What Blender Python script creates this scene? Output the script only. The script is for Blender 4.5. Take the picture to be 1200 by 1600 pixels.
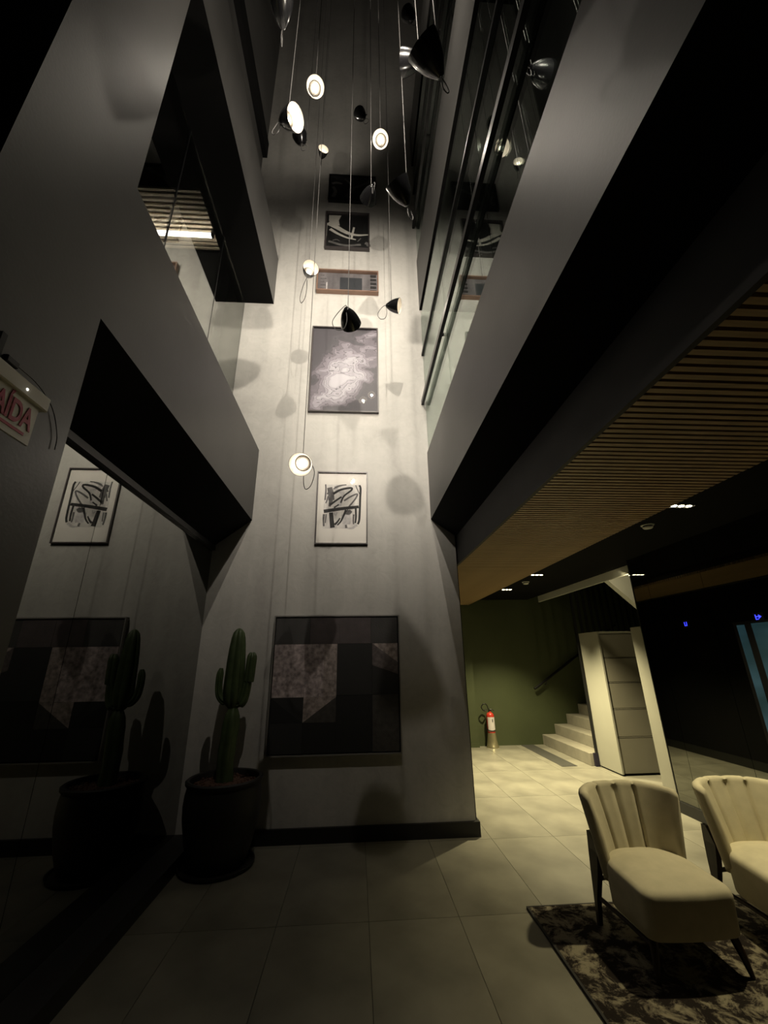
import bpy, bmesh, math, random
from mathutils import Vector, Matrix

random.seed(7)
S = bpy.context.scene
for o in list(bpy.data.objects):
    bpy.data.objects.remove(o)
COL = S.collection

# ------------------------------------------------------------------ camera
F_PX, YAW, PITCH, ROLL, CAM_H = 639.9, 0.0679424, 0.344991, -0.0145713, 1.5
cy, sy, cp, sp = math.cos(YAW), math.sin(YAW), math.cos(PITCH), math.sin(PITCH)
fwd = Vector((sy * cp, cy * cp, sp))
r0 = Vector((cy, -sy, 0))
u0 = r0.cross(fwd)
cr, sr = math.cos(ROLL), math.sin(ROLL)
rgt = cr * r0 + sr * u0
upv = -sr * r0 + cr * u0
cam = bpy.data.cameras.new('camera')
cam.sensor_fit = 'VERTICAL'
cam.sensor_height = 36.0
cam.lens = 36.0 * F_PX / 1600.0
cam.clip_start = 0.02
camo = bpy.data.objects.new('camera', cam)
COL.objects.link(camo)
camo.matrix_world = Matrix(((rgt.x, upv.x, -fwd.x, 0), (rgt.y, upv.y, -fwd.y, 0), (rgt.z, upv.z, -fwd.z, CAM_H), (0, 0, 0, 1)))
S.camera = camo

# ------------------------------------------------------------------ world and exposure
W = bpy.data.worlds.new('night')
S.world = W
W.use_nodes = True
W.node_tree.nodes['Background'].inputs[0].default_value = (0.5, 0.55, 0.6, 1)
W.node_tree.nodes['Background'].inputs[1].default_value = 0.002
S.view_settings.view_transform = 'Standard'
S.view_settings.look = 'None'
S.view_settings.gamma = 1.0
S.view_settings.use_curve_mapping = False
S.view_settings.exposure = 0.0

PEND_W = 26.0        # watts of one pendant
DOWN_W = 30.0        # watts of one corridor downlight
PEND_COL = (1.0, 0.90, 0.76)
DOWN_COL = (1.0, 0.86, 0.50)

# ------------------------------------------------------------------ materials
MATS = {}


def mat(name, col, rough=0.6, metal=0.0, noise=0.0, scale=6.0, bump=0.0, bscale=40.0, stretch=(1, 1, 1), coat=0.0, spec=0.5, col2=None):
    if name in MATS:
        return MATS[name]
    m = bpy.data.materials.new(name)
    m.use_nodes = True
    nt = m.node_tree
    b = nt.nodes['Principled BSDF']
    b.inputs['Roughness'].default_value = rough
    b.inputs['Metallic'].default_value = metal
    b.inputs['Specular IOR Level'].default_value = spec
    b.inputs['Coat Weight'].default_value = coat
    c = (*col, 1)
    tc = nt.nodes.new('ShaderNodeTexCoord')
    mp = nt.nodes.new('ShaderNodeMapping')
    mp.inputs['Scale'].default_value = stretch
    nt.links.new(tc.outputs['Object'], mp.inputs['Vector'])
    n = nt.nodes.new('ShaderNodeTexNoise')
    n.inputs['Scale'].default_value = scale
    n.inputs['Detail'].default_value = 6
    nt.links.new(mp.outputs['Vector'], n.inputs['Vector'])
    ramp = nt.nodes.new('ShaderNodeValToRGB')
    k = max(noise, 0.02)
    lo = tuple(max(0, v * (1 - k)) for v in col) if col2 is None else col
    hi = tuple(min(1, v * (1 + k)) for v in col) if col2 is None else col2
    ramp.color_ramp.elements[0].position = 0.3
    ramp.color_ramp.elements[0].color = (*lo, 1)
    ramp.color_ramp.elements[1].position = 0.7
    ramp.color_ramp.elements[1].color = (*hi, 1)
    nt.links.new(n.outputs['Fac'], ramp.inputs['Fac'])
    nt.links.new(ramp.outputs['Color'], b.inputs['Base Color'])
    if bump:
        n2 = nt.nodes.new('ShaderNodeTexNoise')
        n2.inputs['Scale'].default_value = bscale
        n2.inputs['Detail'].default_value = 4
        nt.links.new(mp.outputs['Vector'], n2.inputs['Vector'])
        bp = nt.nodes.new('ShaderNodeBump')
        bp.inputs['Strength'].default_value = bump
        bp.inputs['Distance'].default_value = 0.02
        nt.links.new(n2.outputs['Fac'], bp.inputs['Height'])
        nt.links.new(bp.outputs['Normal'], b.inputs['Normal'])
    MATS[name] = m
    return m


def emis(name, col, strength):
    if name in MATS:
        return MATS[name]
    m = bpy.data.materials.new(name)
    m.use_nodes = True
    nt = m.node_tree
    b = nt.nodes['Principled BSDF']
    b.inputs['Base Color'].default_value = (*[c * 0.2 for c in col], 1)
    b.inputs['Emission Color'].default_value = (*col, 1)
    b.inputs['Emission Strength'].default_value = strength
    MATS[name] = m
    return m


def pane_mat(name, tint, refl, reflcol=(1, 1, 1), fres=True, ior=1.5, rough=0.0):
    """thin glass: clear pass-through plus mirror reflection"""
    if name in MATS:
        return MATS[name]
    m = bpy.data.materials.new(name)
    m.use_nodes = True
    nt = m.node_tree
    for n in list(nt.nodes):
        nt.nodes.remove(n)
    out = nt.nodes.new('ShaderNodeOutputMaterial')
    tr = nt.nodes.new('ShaderNodeBsdfTransparent')
    tr.inputs['Color'].default_value = (*tint, 1)
    gl = nt.nodes.new('ShaderNodeBsdfGlossy')
    gl.inputs['Color'].default_value = (*reflcol, 1)
    gl.inputs['Roughness'].default_value = rough
    mx = nt.nodes.new('ShaderNodeMixShader')
    if fres:
        # Schlick reflectance, the same on both faces of the thin pane
        fr = nt.nodes.new('ShaderNodeLayerWeight')
        fr.inputs['Blend'].default_value = 0.5
        pw_ = nt.nodes.new('ShaderNodeMath')
        pw_.operation = 'POWER'
        pw_.inputs[1].default_value = 5.0
        nt.links.new(fr.outputs['Facing'], pw_.inputs[0])
        f0 = ((ior - 1) / (ior + 1)) ** 2 + refl
        ad = nt.nodes.new('ShaderNodeMath')
        ad.operation = 'MULTIPLY_ADD'
        ad.use_clamp = True
        ad.inputs[1].default_value = 1 - f0
        ad.inputs[2].default_value = f0
        nt.links.new(pw_.outputs[0], ad.inputs[0])
        nt.links.new(ad.outputs['Value'], mx.inputs['Fac'])
    else:
        mx.inputs['Fac'].default_value = refl
    nt.links.new(tr.outputs[0], mx.inputs[1])
    nt.links.new(gl.outputs[0], mx.inputs[2])
    nt.links.new(mx.outputs[0], out.inputs['Surface'])
    MATS[name] = m
    return m


def mirror_mat(name, col, rough=0.01):
    m = bpy.data.materials.new(name)
    m.use_nodes = True
    b = m.node_tree.nodes['Principled BSDF']
    b.inputs['Base Color'].default_value = (*col, 1)
    b.inputs['Metallic'].default_value = 1.0
    b.inputs['Roughness'].default_value = rough
    MATS[name] = m
    return m


def cement():
    m = bpy.data.materials.new('pale_burnished_cement')
    m.use_nodes = True
    nt = m.node_tree
    b = nt.nodes['Principled BSDF']
    b.inputs['Roughness'].default_value = 0.62
    tc = nt.nodes.new('ShaderNodeTexCoord')

    def noise(scale, st, detail=8, rough=0.6, dist=0.0):
        mp = nt.nodes.new('ShaderNodeMapping')
        mp.inputs['Scale'].default_value = st
        nt.links.new(tc.outputs['Object'], mp.inputs['Vector'])
        n = nt.nodes.new('ShaderNodeTexNoise')
        n.inputs['Scale'].default_value = scale
        n.inputs['Detail'].default_value = detail
        n.inputs['Roughness'].default_value = rough
        n.inputs['Distortion'].default_value = dist
        nt.links.new(mp.outputs['Vector'], n.inputs['Vector'])
        return n
    a = noise(1.6, (1, 1, 0.8), dist=0.8)
    s = noise(2.2, (2.2, 1, 0.16))
    f = noise(9.0, (1, 1, 1), dist=1.2)
    m1 = nt.nodes.new('ShaderNodeMix')
    m1.inputs['Factor'].default_value = 0.45
    nt.links.new(a.outputs['Fac'], m1.inputs['A'])
    nt.links.new(s.outputs['Fac'], m1.inputs['B'])
    m2 = nt.nodes.new('ShaderNodeMix')
    m2.inputs['Factor'].default_value = 0.25
    nt.links.new(m1.outputs['Result'], m2.inputs['A'])
    nt.links.new(f.outputs['Fac'], m2.inputs['B'])
    r = nt.nodes.new('ShaderNodeValToRGB')
    e = r.color_ramp.elements
    e[0].position = 0.32
    e[0].color = (0.32, 0.305, 0.29, 1)
    e[1].position = 0.68
    e[1].color = (0.50, 0.485, 0.455, 1)
    e2 = r.color_ramp.elements.new(0.5)
    e2.color = (0.42, 0.41, 0.385, 1)
    nt.links.new(m2.outputs['Result'], r.inputs['Fac'])
    nt.links.new(r.outputs['Color'], b.inputs['Base Color'])
    bp = nt.nodes.new('ShaderNodeBump')
    bp.inputs['Strength'].default_value = 0.12
    bp.inputs['Distance'].default_value = 0.02
    nt.links.new(f.outputs['Fac'], bp.inputs['Height'])
    nt.links.new(bp.outputs['Normal'], b.inputs['Normal'])
    return m


M_CEMENT = cement()
M_DGREY = mat('dark_grey_satin_paint', (0.066, 0.0645, 0.062), 0.45, noise=0.10, scale=3, bump=0.03, bscale=60)
M_PIER = mat('dark_grey_plaster', (0.06, 0.059, 0.056), 0.55, noise=0.15, scale=2.5, bump=0.05, bscale=40)
M_FASC = mat('charcoal_fascia_paint', (0.035, 0.034, 0.034), 0.6, noise=0.08, spec=0.2)
M_BLACK = mat('matt_black_paint', (0.006, 0.006, 0.006), 0.85, noise=0.05, spec=0.08)
M_BLACKM = mat('black_metal', (0.012, 0.012, 0.013), 0.32, metal=0.3, noise=0.05)
M_BASE = mat('black_baseboard_lacquer', (0.010, 0.010, 0.010), 0.45, noise=0.05)
M_GREEN = mat('olive_green_wall_paint', (0.050, 0.062, 0.024), 0.65, noise=0.08, scale=3, bump=0.03)
M_WHITE = mat('white_paint', (0.55, 0.55, 0.50), 0.6, noise=0.03)
M_WOOD = mat('oak_slat_wood', (0.33, 0.225, 0.115), 0.5, noise=0.22, scale=9, stretch=(0.6, 6, 6), bump=0.05, bscale=30)
M_WOODB = mat('dark_backing_board', (0.014, 0.009, 0.006), 0.8, noise=0.05)
M_TILE = mat('beige_porcelain_tile', (0.215, 0.205, 0.165), 0.34, noise=0.30, scale=2.4, stretch=(1.0, 1, 1), bump=0.012, bscale=12)
M_GROUT = mat('dark_grout', (0.05, 0.048, 0.042), 0.9, noise=0.05)
M_STEP = mat('grey_stone_step', (0.24, 0.225, 0.18), 0.6, noise=0.12, scale=6)
M_GRATE = mat('grey_drain_strip', (0.10, 0.10, 0.09), 0.5, metal=0.4, noise=0.05)
M_MIRL = mirror_mat('grey_tinted_mirror', (0.29, 0.295, 0.28))
M_MIRU = pane_mat('grey_reflective_glass', (0.62, 0.62, 0.60), 0.42, (0.85, 0.87, 0.84), fres=False)
M_MIRR = mirror_mat('black_tinted_mirror', (0.20, 0.205, 0.185), 0.02)
M_GLASS = pane_mat('clear_guardrail_glass', (0.86, 0.90, 0.87), 0.02, (0.9, 0.95, 0.92))
M_PANE = pane_mat('picture_glass', (0.97, 0.97, 0.97), 0.0, (1, 1, 1), ior=1.45)
M_SHADE = mat('black_glossy_lamp_enamel', (0.008, 0.008, 0.009), 0.22, noise=0.03, coat=0.4)
M_LINING = mat('white_lamp_lining', (0.75, 0.72, 0.66), 0.45, noise=0.02)
M_CUP = mat('grey_reflector_cup', (0.10, 0.09, 0.08), 0.25, metal=0.6, noise=0.03)
M_BULB = emis('lit_lamp_bulb', (1.0, 0.86, 0.66), 22.0)
M_CORD = mat('grey_fabric_cord', (0.07, 0.068, 0.066), 0.6, noise=0.1, scale=80)
M_FAB = mat('beige_upholstery', (0.46, 0.42, 0.31), 0.85, noise=0.07, scale=14, bump=0.10, bscale=420, spec=0.25)
M_FABLIT = mat('beige_upholstery_lit', (0.60, 0.55, 0.40), 0.85, noise=0.06, scale=14, bump=0.10, bscale=420, spec=0.25)  # same fabric made lighter, the downlight's brightness put into the colour
M_LEG = mat('dark_walnut_wood', (0.022, 0.010, 0.007), 0.4, noise=0.25, scale=10, stretch=(4, 4, 0.5))
M_POT = mat('black_clay_pot', (0.014, 0.013, 0.012), 0.5, noise=0.15, scale=12)
M_SOIL = mat('reddish_gravel', (0.09, 0.045, 0.03), 0.9, noise=0.4, scale=40)
M_CACT = mat('dark_green_cactus_skin', (0.055, 0.085, 0.030), 0.55, noise=0.3, scale=9, bump=0.08, bscale=60)
M_CACTR = mat('brownish_cactus_rib', (0.030, 0.038, 0.020), 0.7, noise=0.3, scale=20)
M_CAB = mat('warm_grey_cabinet_laminate', (0.17, 0.16, 0.125), 0.55, noise=0.04, scale=4)
M_CABW = mat('white_cabinet_laminate', (0.30, 0.295, 0.245), 0.5, noise=0.03, scale=4)
M_RED = mat('red_extinguisher_paint', (0.45, 0.035, 0.02), 0.35, noise=0.05)
M_CHROME = mat('brushed_brass_steel', (0.50, 0.45, 0.28), 0.3, metal=0.8, noise=0.1, scale=20)
M_LABEL = mat('white_printed_label', (0.62, 0.58, 0.58), 0.6, noise=0.05)
M_INK = mat('black_ink', (0.018, 0.017, 0.017), 0.7, noise=0.1, scale=30)
M_INK2 = mat('grey_ink_wash', (0.12, 0.115, 0.115), 0.7, noise=0.35, scale=30)
M_INK3 = mat('pale_ink_wash', (0.50, 0.48, 0.48), 0.7, noise=0.2, scale=30)
M_PAPER = mat('warm_white_paper', (0.80, 0.77, 0.72), 0.7, noise=0.02)
M_SIGN = mat('white_sign_plastic', (0.62, 0.60, 0.52), 0.5, noise=0.03)
M_SIGNRED = mat('red_sign_letters', (0.40, 0.012, 0.05), 0.5, noise=0.03)
M_COPPER = mat('copper_coloured_frame', (0.24, 0.15, 0.11), 0.4, metal=0.3, noise=0.1)
M_DFRAME = mat('dark_brown_frame', (0.05, 0.042, 0.042), 0.4, noise=0.05)
M_SFRAME = mat('brushed_silver_frame', (0.30, 0.29, 0.27), 0.4, metal=0.5, noise=0.05)
M_LED = emis('white_led_tube', (1.0, 0.95, 0.88), 36.0)
M_DLED = emis('downlight_lens', (1.0, 0.88, 0.55), 30.0)
M_BLUE = emis('blue_led_digit', (0.03, 0.04, 1.0), 3.0)

# ------------------------------------------------------------------ mesh helpers


def newobj(name, bm, m, parent=None, smooth=False, loc=None):
    me = bpy.data.meshes.new(name)
    bmesh.ops.recalc_face_normals(bm, faces=bm.faces)
    bm.to_mesh(me)
    bm.free()
    for x in (m if isinstance(m, (list, tuple)) else [m]):
        me.materials.append(x)
    if smooth:
        for p in me.polygons:
            p.use_smooth = True
        me.set_sharp_from_angle(angle=math.radians(48))
    o = bpy.data.objects.new(name, me)
    COL.objects.link(o)
    if parent is not None:
        o.parent = parent
    if loc is not None:
        o.location = loc
    return o


def share(o, name, parent, loc):
    c = bpy.data.objects.new(name, o.data)
    COL.objects.link(c)
    c.parent = parent
    c.location = loc
    return c


def thing(name, label, cat, loc=(0, 0, 0), rz=0.0, group=None):
    o = bpy.data.objects.new(name, None)
    COL.objects.link(o)
    o.empty_display_size = 0.1
    o.location = loc
    o.rotation_euler = (0, 0, rz)
    return tag(o, label, cat, group)


def tag(o, label, cat=None, group=None, kind=None):
    o['label'] = label
    if cat:
        o['category'] = cat
    if group:
        o['group'] = group
    if kind:
        o['kind'] = kind
    return o


def struct(name, bm, m, label, cat='wall'):
    o = newobj(name, bm, m)
    return tag(o, label, cat, kind='structure')


def box(bm, x0, x1, y0, y1, z0, z1, mi=0):
    v = [bm.verts.new((x, y, z)) for z in (z0, z1) for y in (y0, y1) for x in (x0, x1)]
    for f in ((0, 2, 3, 1), (4, 5, 7, 6), (0, 1, 5, 4), (2, 6, 7, 3), (0, 4, 6, 2), (1, 3, 7, 5)):
        bm.faces.new([v[i] for i in f]).material_index = mi
    return bm


def bx(*a):
    return box(bmesh.new(), *a)


def bev(bm, w, seg=2):
    bmesh.ops.bevel(bm, geom=list(bm.edges), offset=w, segments=seg, affect='EDGES', profile=0.5)
    return bm


def prism(bm, pts, axis, a, b, mi=0):
    """polygon extruded along one axis; pts in the other two axes (cyclic order kept)"""
    def P(p, t):
        if axis == 'x':
            return (t, p[0], p[1])
        if axis == 'y':
            return (p[0], t, p[1])
        return (p[0], p[1], t)
    A = [bm.verts.new(P(p, a)) for p in pts]
    B = [bm.verts.new(P(p, b)) for p in pts]
    n = len(pts)
    bm.faces.new(A).material_index = mi
    bm.faces.new(B[::-1]).material_index = mi
    for i in range(n):
        bm.faces.new((A[i], A[(i + 1) % n], B[(i + 1) % n], B[i])).material_index = mi
    return bm


def lathe(bm, prof, seg=24, M=None, caps=(True, True)):
    rings = []
    for r, z in prof:
        ring = []
        for i in range(seg):
            t = 2 * math.pi * i / seg
            p = Vector((r * math.cos(t), r * math.sin(t), z))
            ring.append(bm.verts.new(M @ p if M else p))
        rings.append(ring)
    for a, b in zip(rings, rings[1:]):
        for i in range(seg):
            bm.faces.new((a[i], a[(i + 1) % seg], b[(i + 1) % seg], b[i]))
    if caps[0]:
        bm.faces.new(rings[0][::-1])
    if caps[1]:
        bm.faces.new(rings[-1])
    return bm


def catmull(pts, n=6):
    pts = [Vector(p) for p in pts]
    if len(pts) < 3:
        return pts
    out = []
    q = [2 * pts[0] - pts[1]] + pts + [2 * pts[-1] - pts[-2]]
    for i in range(1, len(q) - 2):
        for k in range(n):
            t = k / n
            a, b, c, d = q[i - 1], q[i], q[i + 1], q[i + 2]
            out.append(0.5 * ((2 * b) + (c - a) * t + (2 * a - 5 * b + 4 * c - d) * t * t + (3 * b - a - 3 * c + d) * t ** 3))
    out.append(pts[-1])
    return out


def tube(bm, pts, rad, seg=8):
    pts = [Vector(p) for p in pts]
    n = len(pts)
    rr = rad if isinstance(rad, (list, tuple)) else [rad] * n
    rings = []
    ref = None
    for i, p in enumerate(pts):
        t = (pts[min(i + 1, n - 1)] - pts[max(i - 1, 0)]).normalized()
        if ref is None:
            ref = Vector((1, 0, 0)) if abs(t.x) < 0.8 else Vector((0, 1, 0))
        a = (ref - t * ref.dot(t)).normalized()
        ref = a
        b = t.cross(a)
        rings.append([bm.verts.new(p + (a * math.cos(2 * math.pi * k / seg) + b * math.sin(2 * math.pi * k / seg)) * rr[i]) for k in range(seg)])
    for A, B in zip(rings, rings[1:]):
        for k in range(seg):
            bm.faces.new((A[k], A[(k + 1) % seg], B[(k + 1) % seg], B[k]))
    bm.faces.new(rings[0][::-1])
    bm.faces.new(rings[-1])
    return bm


def aim(d, roll_ref=(0, 0, 1)):
    d = Vector(d).normalized()
    return d.to_track_quat('Z', 'Y').to_matrix().to_4x4()


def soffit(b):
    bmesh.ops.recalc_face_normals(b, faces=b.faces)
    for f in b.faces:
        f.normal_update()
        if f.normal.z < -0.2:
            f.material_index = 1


# ================================================================== THE SETTING
XL, XM, XR, XW = -1.165, -1.55, 0.83, 1.09      # left face, left mirror, right face, right end of back wall
YB, YG, TOP = 4.37, 8.25, 14.6                  # back wall, green wall, atrium ceiling
XMR = 3.30                                      # black mirror wall

# floor: slab and single tiles
fl = struct('floor', bx(-2.2, 6.0, -3.0, 8.6, -0.12, -0.010), M_GROUT, 'large beige porcelain tile floor of the lobby and corridor', 'floor')
TX, TY, X0, Y0, GAP = 0.556, 1.11, 0.088, 3.185, 0.0028
tilecache = {}
for i in range(-3, 8):
    for j in range(-5, 5):
        xa, xb = X0 + i * TX + GAP / 2, X0 + (i + 1) * TX - GAP / 2
        ya, yb = Y0 + j * TY + GAP / 2, Y0 + (j + 1) * TY - GAP / 2
        xa = max(xa, -1.345)
        xb = min(xb, 4.9)
        yb = min(yb, YG)
        if xb - xa < 0.02 or yb - ya < 0.02:
            continue
        if xb < XW and ya > YB:
            continue
        key = (round(xb - xa, 3), round(yb - ya, 3))
        if key not in tilecache:
            w, h = key[0] / 2, key[1] / 2
            t = bx(-w, w, -h, h, -0.010, 0.0)
            tilecache[key] = newobj('tile', t, M_TILE, fl, loc=((xa + xb) / 2, (ya + yb) / 2, 0))
        else:
            share(tilecache[key], 'tile', fl, ((xa + xb) / 2, (ya + yb) / 2, 0))

# back wall (pale cement), deep block; upper part runs on to the right above the corridor
b = bx(XM - 0.25, XW, YB, YG, 0.0, TOP)
struct('wall_back', b, M_CEMENT, 'tall pale burnished cement wall hung with pictures')
b = bx(XW, 3.3, YB, YB + 0.3, 2.86, TOP)
struct('wall_back_upper', b, M_CEMENT, 'pale cement wall continuing behind the upper glass guardrail')
b = bx(-1.335, XW + 0.03, YB - 0.03, YB, 0.0, 0.115)
box(b, XW, XW + 0.03, YB, YG - 0.1, 0.0, 0.115)
struct('baseboard_back', b, M_BASE, 'black baseboard under the pale cement wall', 'baseboard')

# left: pier, recess wall, spandrels
b = bx(XM, XL, 0.93, 1.52, 0.0, TOP)
struct('wall_left', b, M_DGREY, 'dark grey pier at the left carrying the exit sign')
b = bx(XM - 0.3, XM - 0.02, -3.0, 1.52, 0.0, TOP)
struct('wall_left_recess', b, M_BLACK, 'black recessed wall at the far left edge')
b = prism(bmesh.new(), [(XL, 2.965), (XL, 3.835), (XM - 0.1, 3.835), (XM - 0.1, 2.66), (XM, 2.66)], 'y', 1.52, YB)
soffit(b)
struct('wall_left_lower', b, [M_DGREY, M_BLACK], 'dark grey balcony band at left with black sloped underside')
b = bx(XM - 0.1, XL, 1.52, YB, 6.07, 6.905)
soffit(b)
struct('wall_left_upper', b, [M_DGREY, M_BLACK], 'higher grey balcony band at left above the reflective window')
b = bx(XM - 0.1, XM + 0.05, 0.3, YB, 9.10, 9.45)
struct('trim_1', b, M_BLACK, 'black beam high on the left side of the atrium', 'beam')
b = bx(XM - 0.1, XM + 0.02, 0.3, YB, 9.45, TOP)
struct('wall_left_top', b, M_PIER, 'dark grey wall high up at the left of the atrium')
b = bx(XM - 0.1, XM - 0.02, 1.52, YB, 6.905, 9.10)
struct('wall_left_middle', b, M_PIER, 'dark grey wall above the upper left balcony band')
# left plinth under the mirror
b = bx(XM - 0.02, -1.345, 1.3, YB, 0.0, 0.10)
struct('baseboard_left', b, M_BASE, 'black plinth under the dark mirror at left', 'baseboard')
# mirror backing and mirror
mir = thing('wall_mirror', 'tall grey tinted mirror under the left balcony band reflecting the scribble drawing', 'mirror', (XM, 2.9, 0.1))
for (ya, yb) in ((1.522, 2.408), (2.412, YB - 0.002)):
    newobj('mirror_panel', bx(-0.012, 0, ya - 2.9, yb - 2.9, 0.0, 2.52), M_MIRL, mir)
newobj('top_channel', bx(-0.012, 0.03, 1.522 - 2.9, YB - 0.002 - 2.9, 2.52, 2.565), M_BLACKM, mir)
newobj('backing_board', bx(-0.05, -0.014, 1.5 - 2.9, YB - 2.9, 0.0, 2.56), M_BLACK, mir)

# upper reflective window at left with the slatted room behind
win = thing('window_1', 'grey reflective window panes between the two left balcony bands', 'window', (XM, 2.9, 3.835))
win['kind'] = 'structure'
for (ya, yb) in ((1.522, 2.445), (2.455, 3.445), (3.455, YB - 0.002)):
    newobj('pane', bx(-0.010, 0, ya - 2.9, yb - 2.9, 0.0, 2.232), M_MIRU, win)
for yj in (2.45, 3.45):
    newobj('joint', bx(-0.012, 0.002, yj - 2.9 - 0.005, yj - 2.9 + 0.005, 0.0, 2.232), M_BLACKM, win)
b = bx(-4.2, -4.1, 0.9, 4.3, 3.8, 6.5)
box(b, -4.2, XM - 0.12, 0.9, 1.0, 3.8, 6.5)
box(b, -4.2, XM - 0.12, 3.72, 3.82, 3.8, 6.5)
box(b, -4.2, XM - 0.12, 0.9, 3.8, 3.72, 3.8)
struct('wall_left_room', b, M_BLACK, 'dark walls of the room behind the upper left window')
cs = struct('ceiling_left_room', bx(-4.1, XM - 0.11, 1.0, 3.72, 6.22, 6.30), M_WOODB, 'slatted ceiling of the room behind the upper left window', 'ceiling')
M_SLATL = mat('pale_oak_slat', (0.50, 0.42, 0.30), 0.5, noise=0.15, scale=9, stretch=(0.6, 6, 6))
sl = None
k = 0
yy = 3.02
while yy < 3.70:
    if sl is None:
        sl = newobj('slat', bx(-1.22, 1.22, -0.0125, 0.0125, -0.03, 0.0), M_SLATL, cs, loc=(-2.885, yy, 6.165))
    else:
        share(sl, 'slat', cs, (-2.885, yy, 6.165))
    yy += 0.053
lt = thing('linear_light', 'bright white linear light under the slatted ceiling behind the upper left window', 'light', (-2.3, 3.42, 6.06))
newobj('diffuser', bx(-0.7, 0.62, -0.02, 0.02, -0.03, 0.0), M_LED, lt)
for q in (-0.72, 0.62):
    newobj('end_cap', bx(q, q + 0.02, -0.026, 0.026, -0.036, 0.065), M_BLACKM, lt)

# right: spandrel with sloped underside, fascia, wooden slat ceiling
b = prism(bmesh.new(), [(XR, 2.99), (XR, 3.84), (3.3, 3.84), (3.3, 3.55), (1.6, 3.55), (1.105, 2.79)], 'y', -3.0, YB)
soffit(b)
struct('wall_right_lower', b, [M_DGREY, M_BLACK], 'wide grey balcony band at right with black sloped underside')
b = bx(1.105, 1.130, -3.0, YG, 2.475, 2.86)
struct('trim_2', b, M_FASC, 'dark grey fascia beside the wooden slat ceiling', 'fascia')
cw = struct('ceiling', bx(1.13, 2.215, -3.0, YG, 2.52, 2.66), M_WOODB, 'lowered ceiling of thin oak slats over the corridor edge', 'ceiling')
PITCH_S = 0.0435
sl = None
for k in range(190):
    yy = -0.05 + k * PITCH_S
    if yy > YG - 0.02:
        break
    p = (1.6725, yy, 2.505)
    if sl is None:
        sl = newobj('slat', bx(-0.5425, 0.5425, -0.0135, 0.0135, -0.015, 0.015), M_WOOD, cw, loc=p)
    else:
        share(sl, 'slat', cw, p)
# black corridor ceiling with the stairwell opening
b = bx(2.215, 3.46, -3.0, YG, 2.60, 2.75)
box(b, 3.46, 6.0, -3.0, 4.9, 2.60, 2.75)
struct('ceiling_corridor', b, M_BLACK, 'flat black corridor ceiling with recessed downlights', 'ceiling')
b = bx(3.46, 6.0, 4.9, YG + 0.2, 4.4, 4.5)
struct('ceiling_stairwell', b, M_BLACK, 'dark ceiling above the stairwell', 'ceiling')
b = bx(3.462, 3.488, 4.95, 7.75, 2.485, 2.595)
struct('trim_3', b, M_WHITE, 'white edge strip along the stairwell opening', 'trim')
b = prism(bmesh.new(), [(3.50, 2.60), (3.50, 2.53), (4.60, 1.45), (4.60, 2.60)], 'y', 5.55, 5.65)
struct('trim_4', b, M_WHITE, 'white side panel of the upper stair flight', 'trim')

# corridor walls
struct('wall_corridor_left', bx(XW, XW + 0.012, YB + 0.02, YG - 0.1, 0.115, 2.47), M_BLACK, 'black side wall of the corridor behind the cement wall corner')
b = bx(XW, 6.0, YG, YG + 0.2, 0.0, 4.5)
box(b, XW, 2.19, YG - 0.10, YG, 0.0, 2.6)
struct('wall_corridor', b, M_GREEN, 'olive green wall at the end of the corridor')
b = bx(XW + 0.03, 2.20, YG - 0.115, YG - 0.10, 0.0, 0.07)
struct('baseboard_corridor', b, M_GREEN, 'low green baseboard at the corridor end', 'baseboard')
b = bx(6.0, 6.2, -3.0, YG + 0.2, 0.0, 4.5)
struct('wall_stairwell', b, M_BLACK, 'black wall far right behind the stairs')
b = bx(-2.2, 6.2, -3.2, -3.0, 0.0, TOP)
struct('wall_front', b, M_BLACK, 'dark wall behind the viewer')
b = bx(-2.2, 3.4, -3.0, YB, TOP, TOP + 0.1)
struct('ceiling_atrium', b, M_BLACK, 'black ceiling high over the atrium', 'ceiling')

# black mirror wall at right
mr = struct('wall_right', bx(XMR + 0.012, XMR + 0.09, -3.0, 4.73, 0.0, 2.60), M_BLACK, 'black mirror clad wall at right with blue floor displays')
for (ya, yb) in ((4.47, 4.728), (3.72, 4.466), (2.60, 3.716), (1.48, 2.596), (0.36, 1.476), (-3.0, 0.356)):
    newobj('mirror_panel', bx(XMR, XMR + 0.012, ya, yb, 0.10, 2.60), M_MIRR, mr)
newobj('edge_strip', bx(XMR - 0.004, XMR + 0.09, 4.728, 4.742, 0.0, 2.60), M_BLACKM, mr)
struct('baseboard_right', bx(XMR - 0.02, XMR + 0.012, -3.0, 4.73, 0.0, 0.10), M_BASE, 'black baseboard under the mirror clad wall at right', 'baseboard')

# upper right floors: second and third balcony bands
b = bx(XR, 3.3, -3.0, YB, 6.06, 6.99)
soffit(b)
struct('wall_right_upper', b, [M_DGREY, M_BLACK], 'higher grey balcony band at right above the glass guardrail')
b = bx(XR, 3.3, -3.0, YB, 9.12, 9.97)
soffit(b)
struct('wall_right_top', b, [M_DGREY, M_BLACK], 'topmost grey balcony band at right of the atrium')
b = bx(3.2, 3.3, -3.0, YB, 3.84, TOP)
struct('wall_right_rear', b, M_PIER, 'dark rear wall of the upper right corridors')


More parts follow.
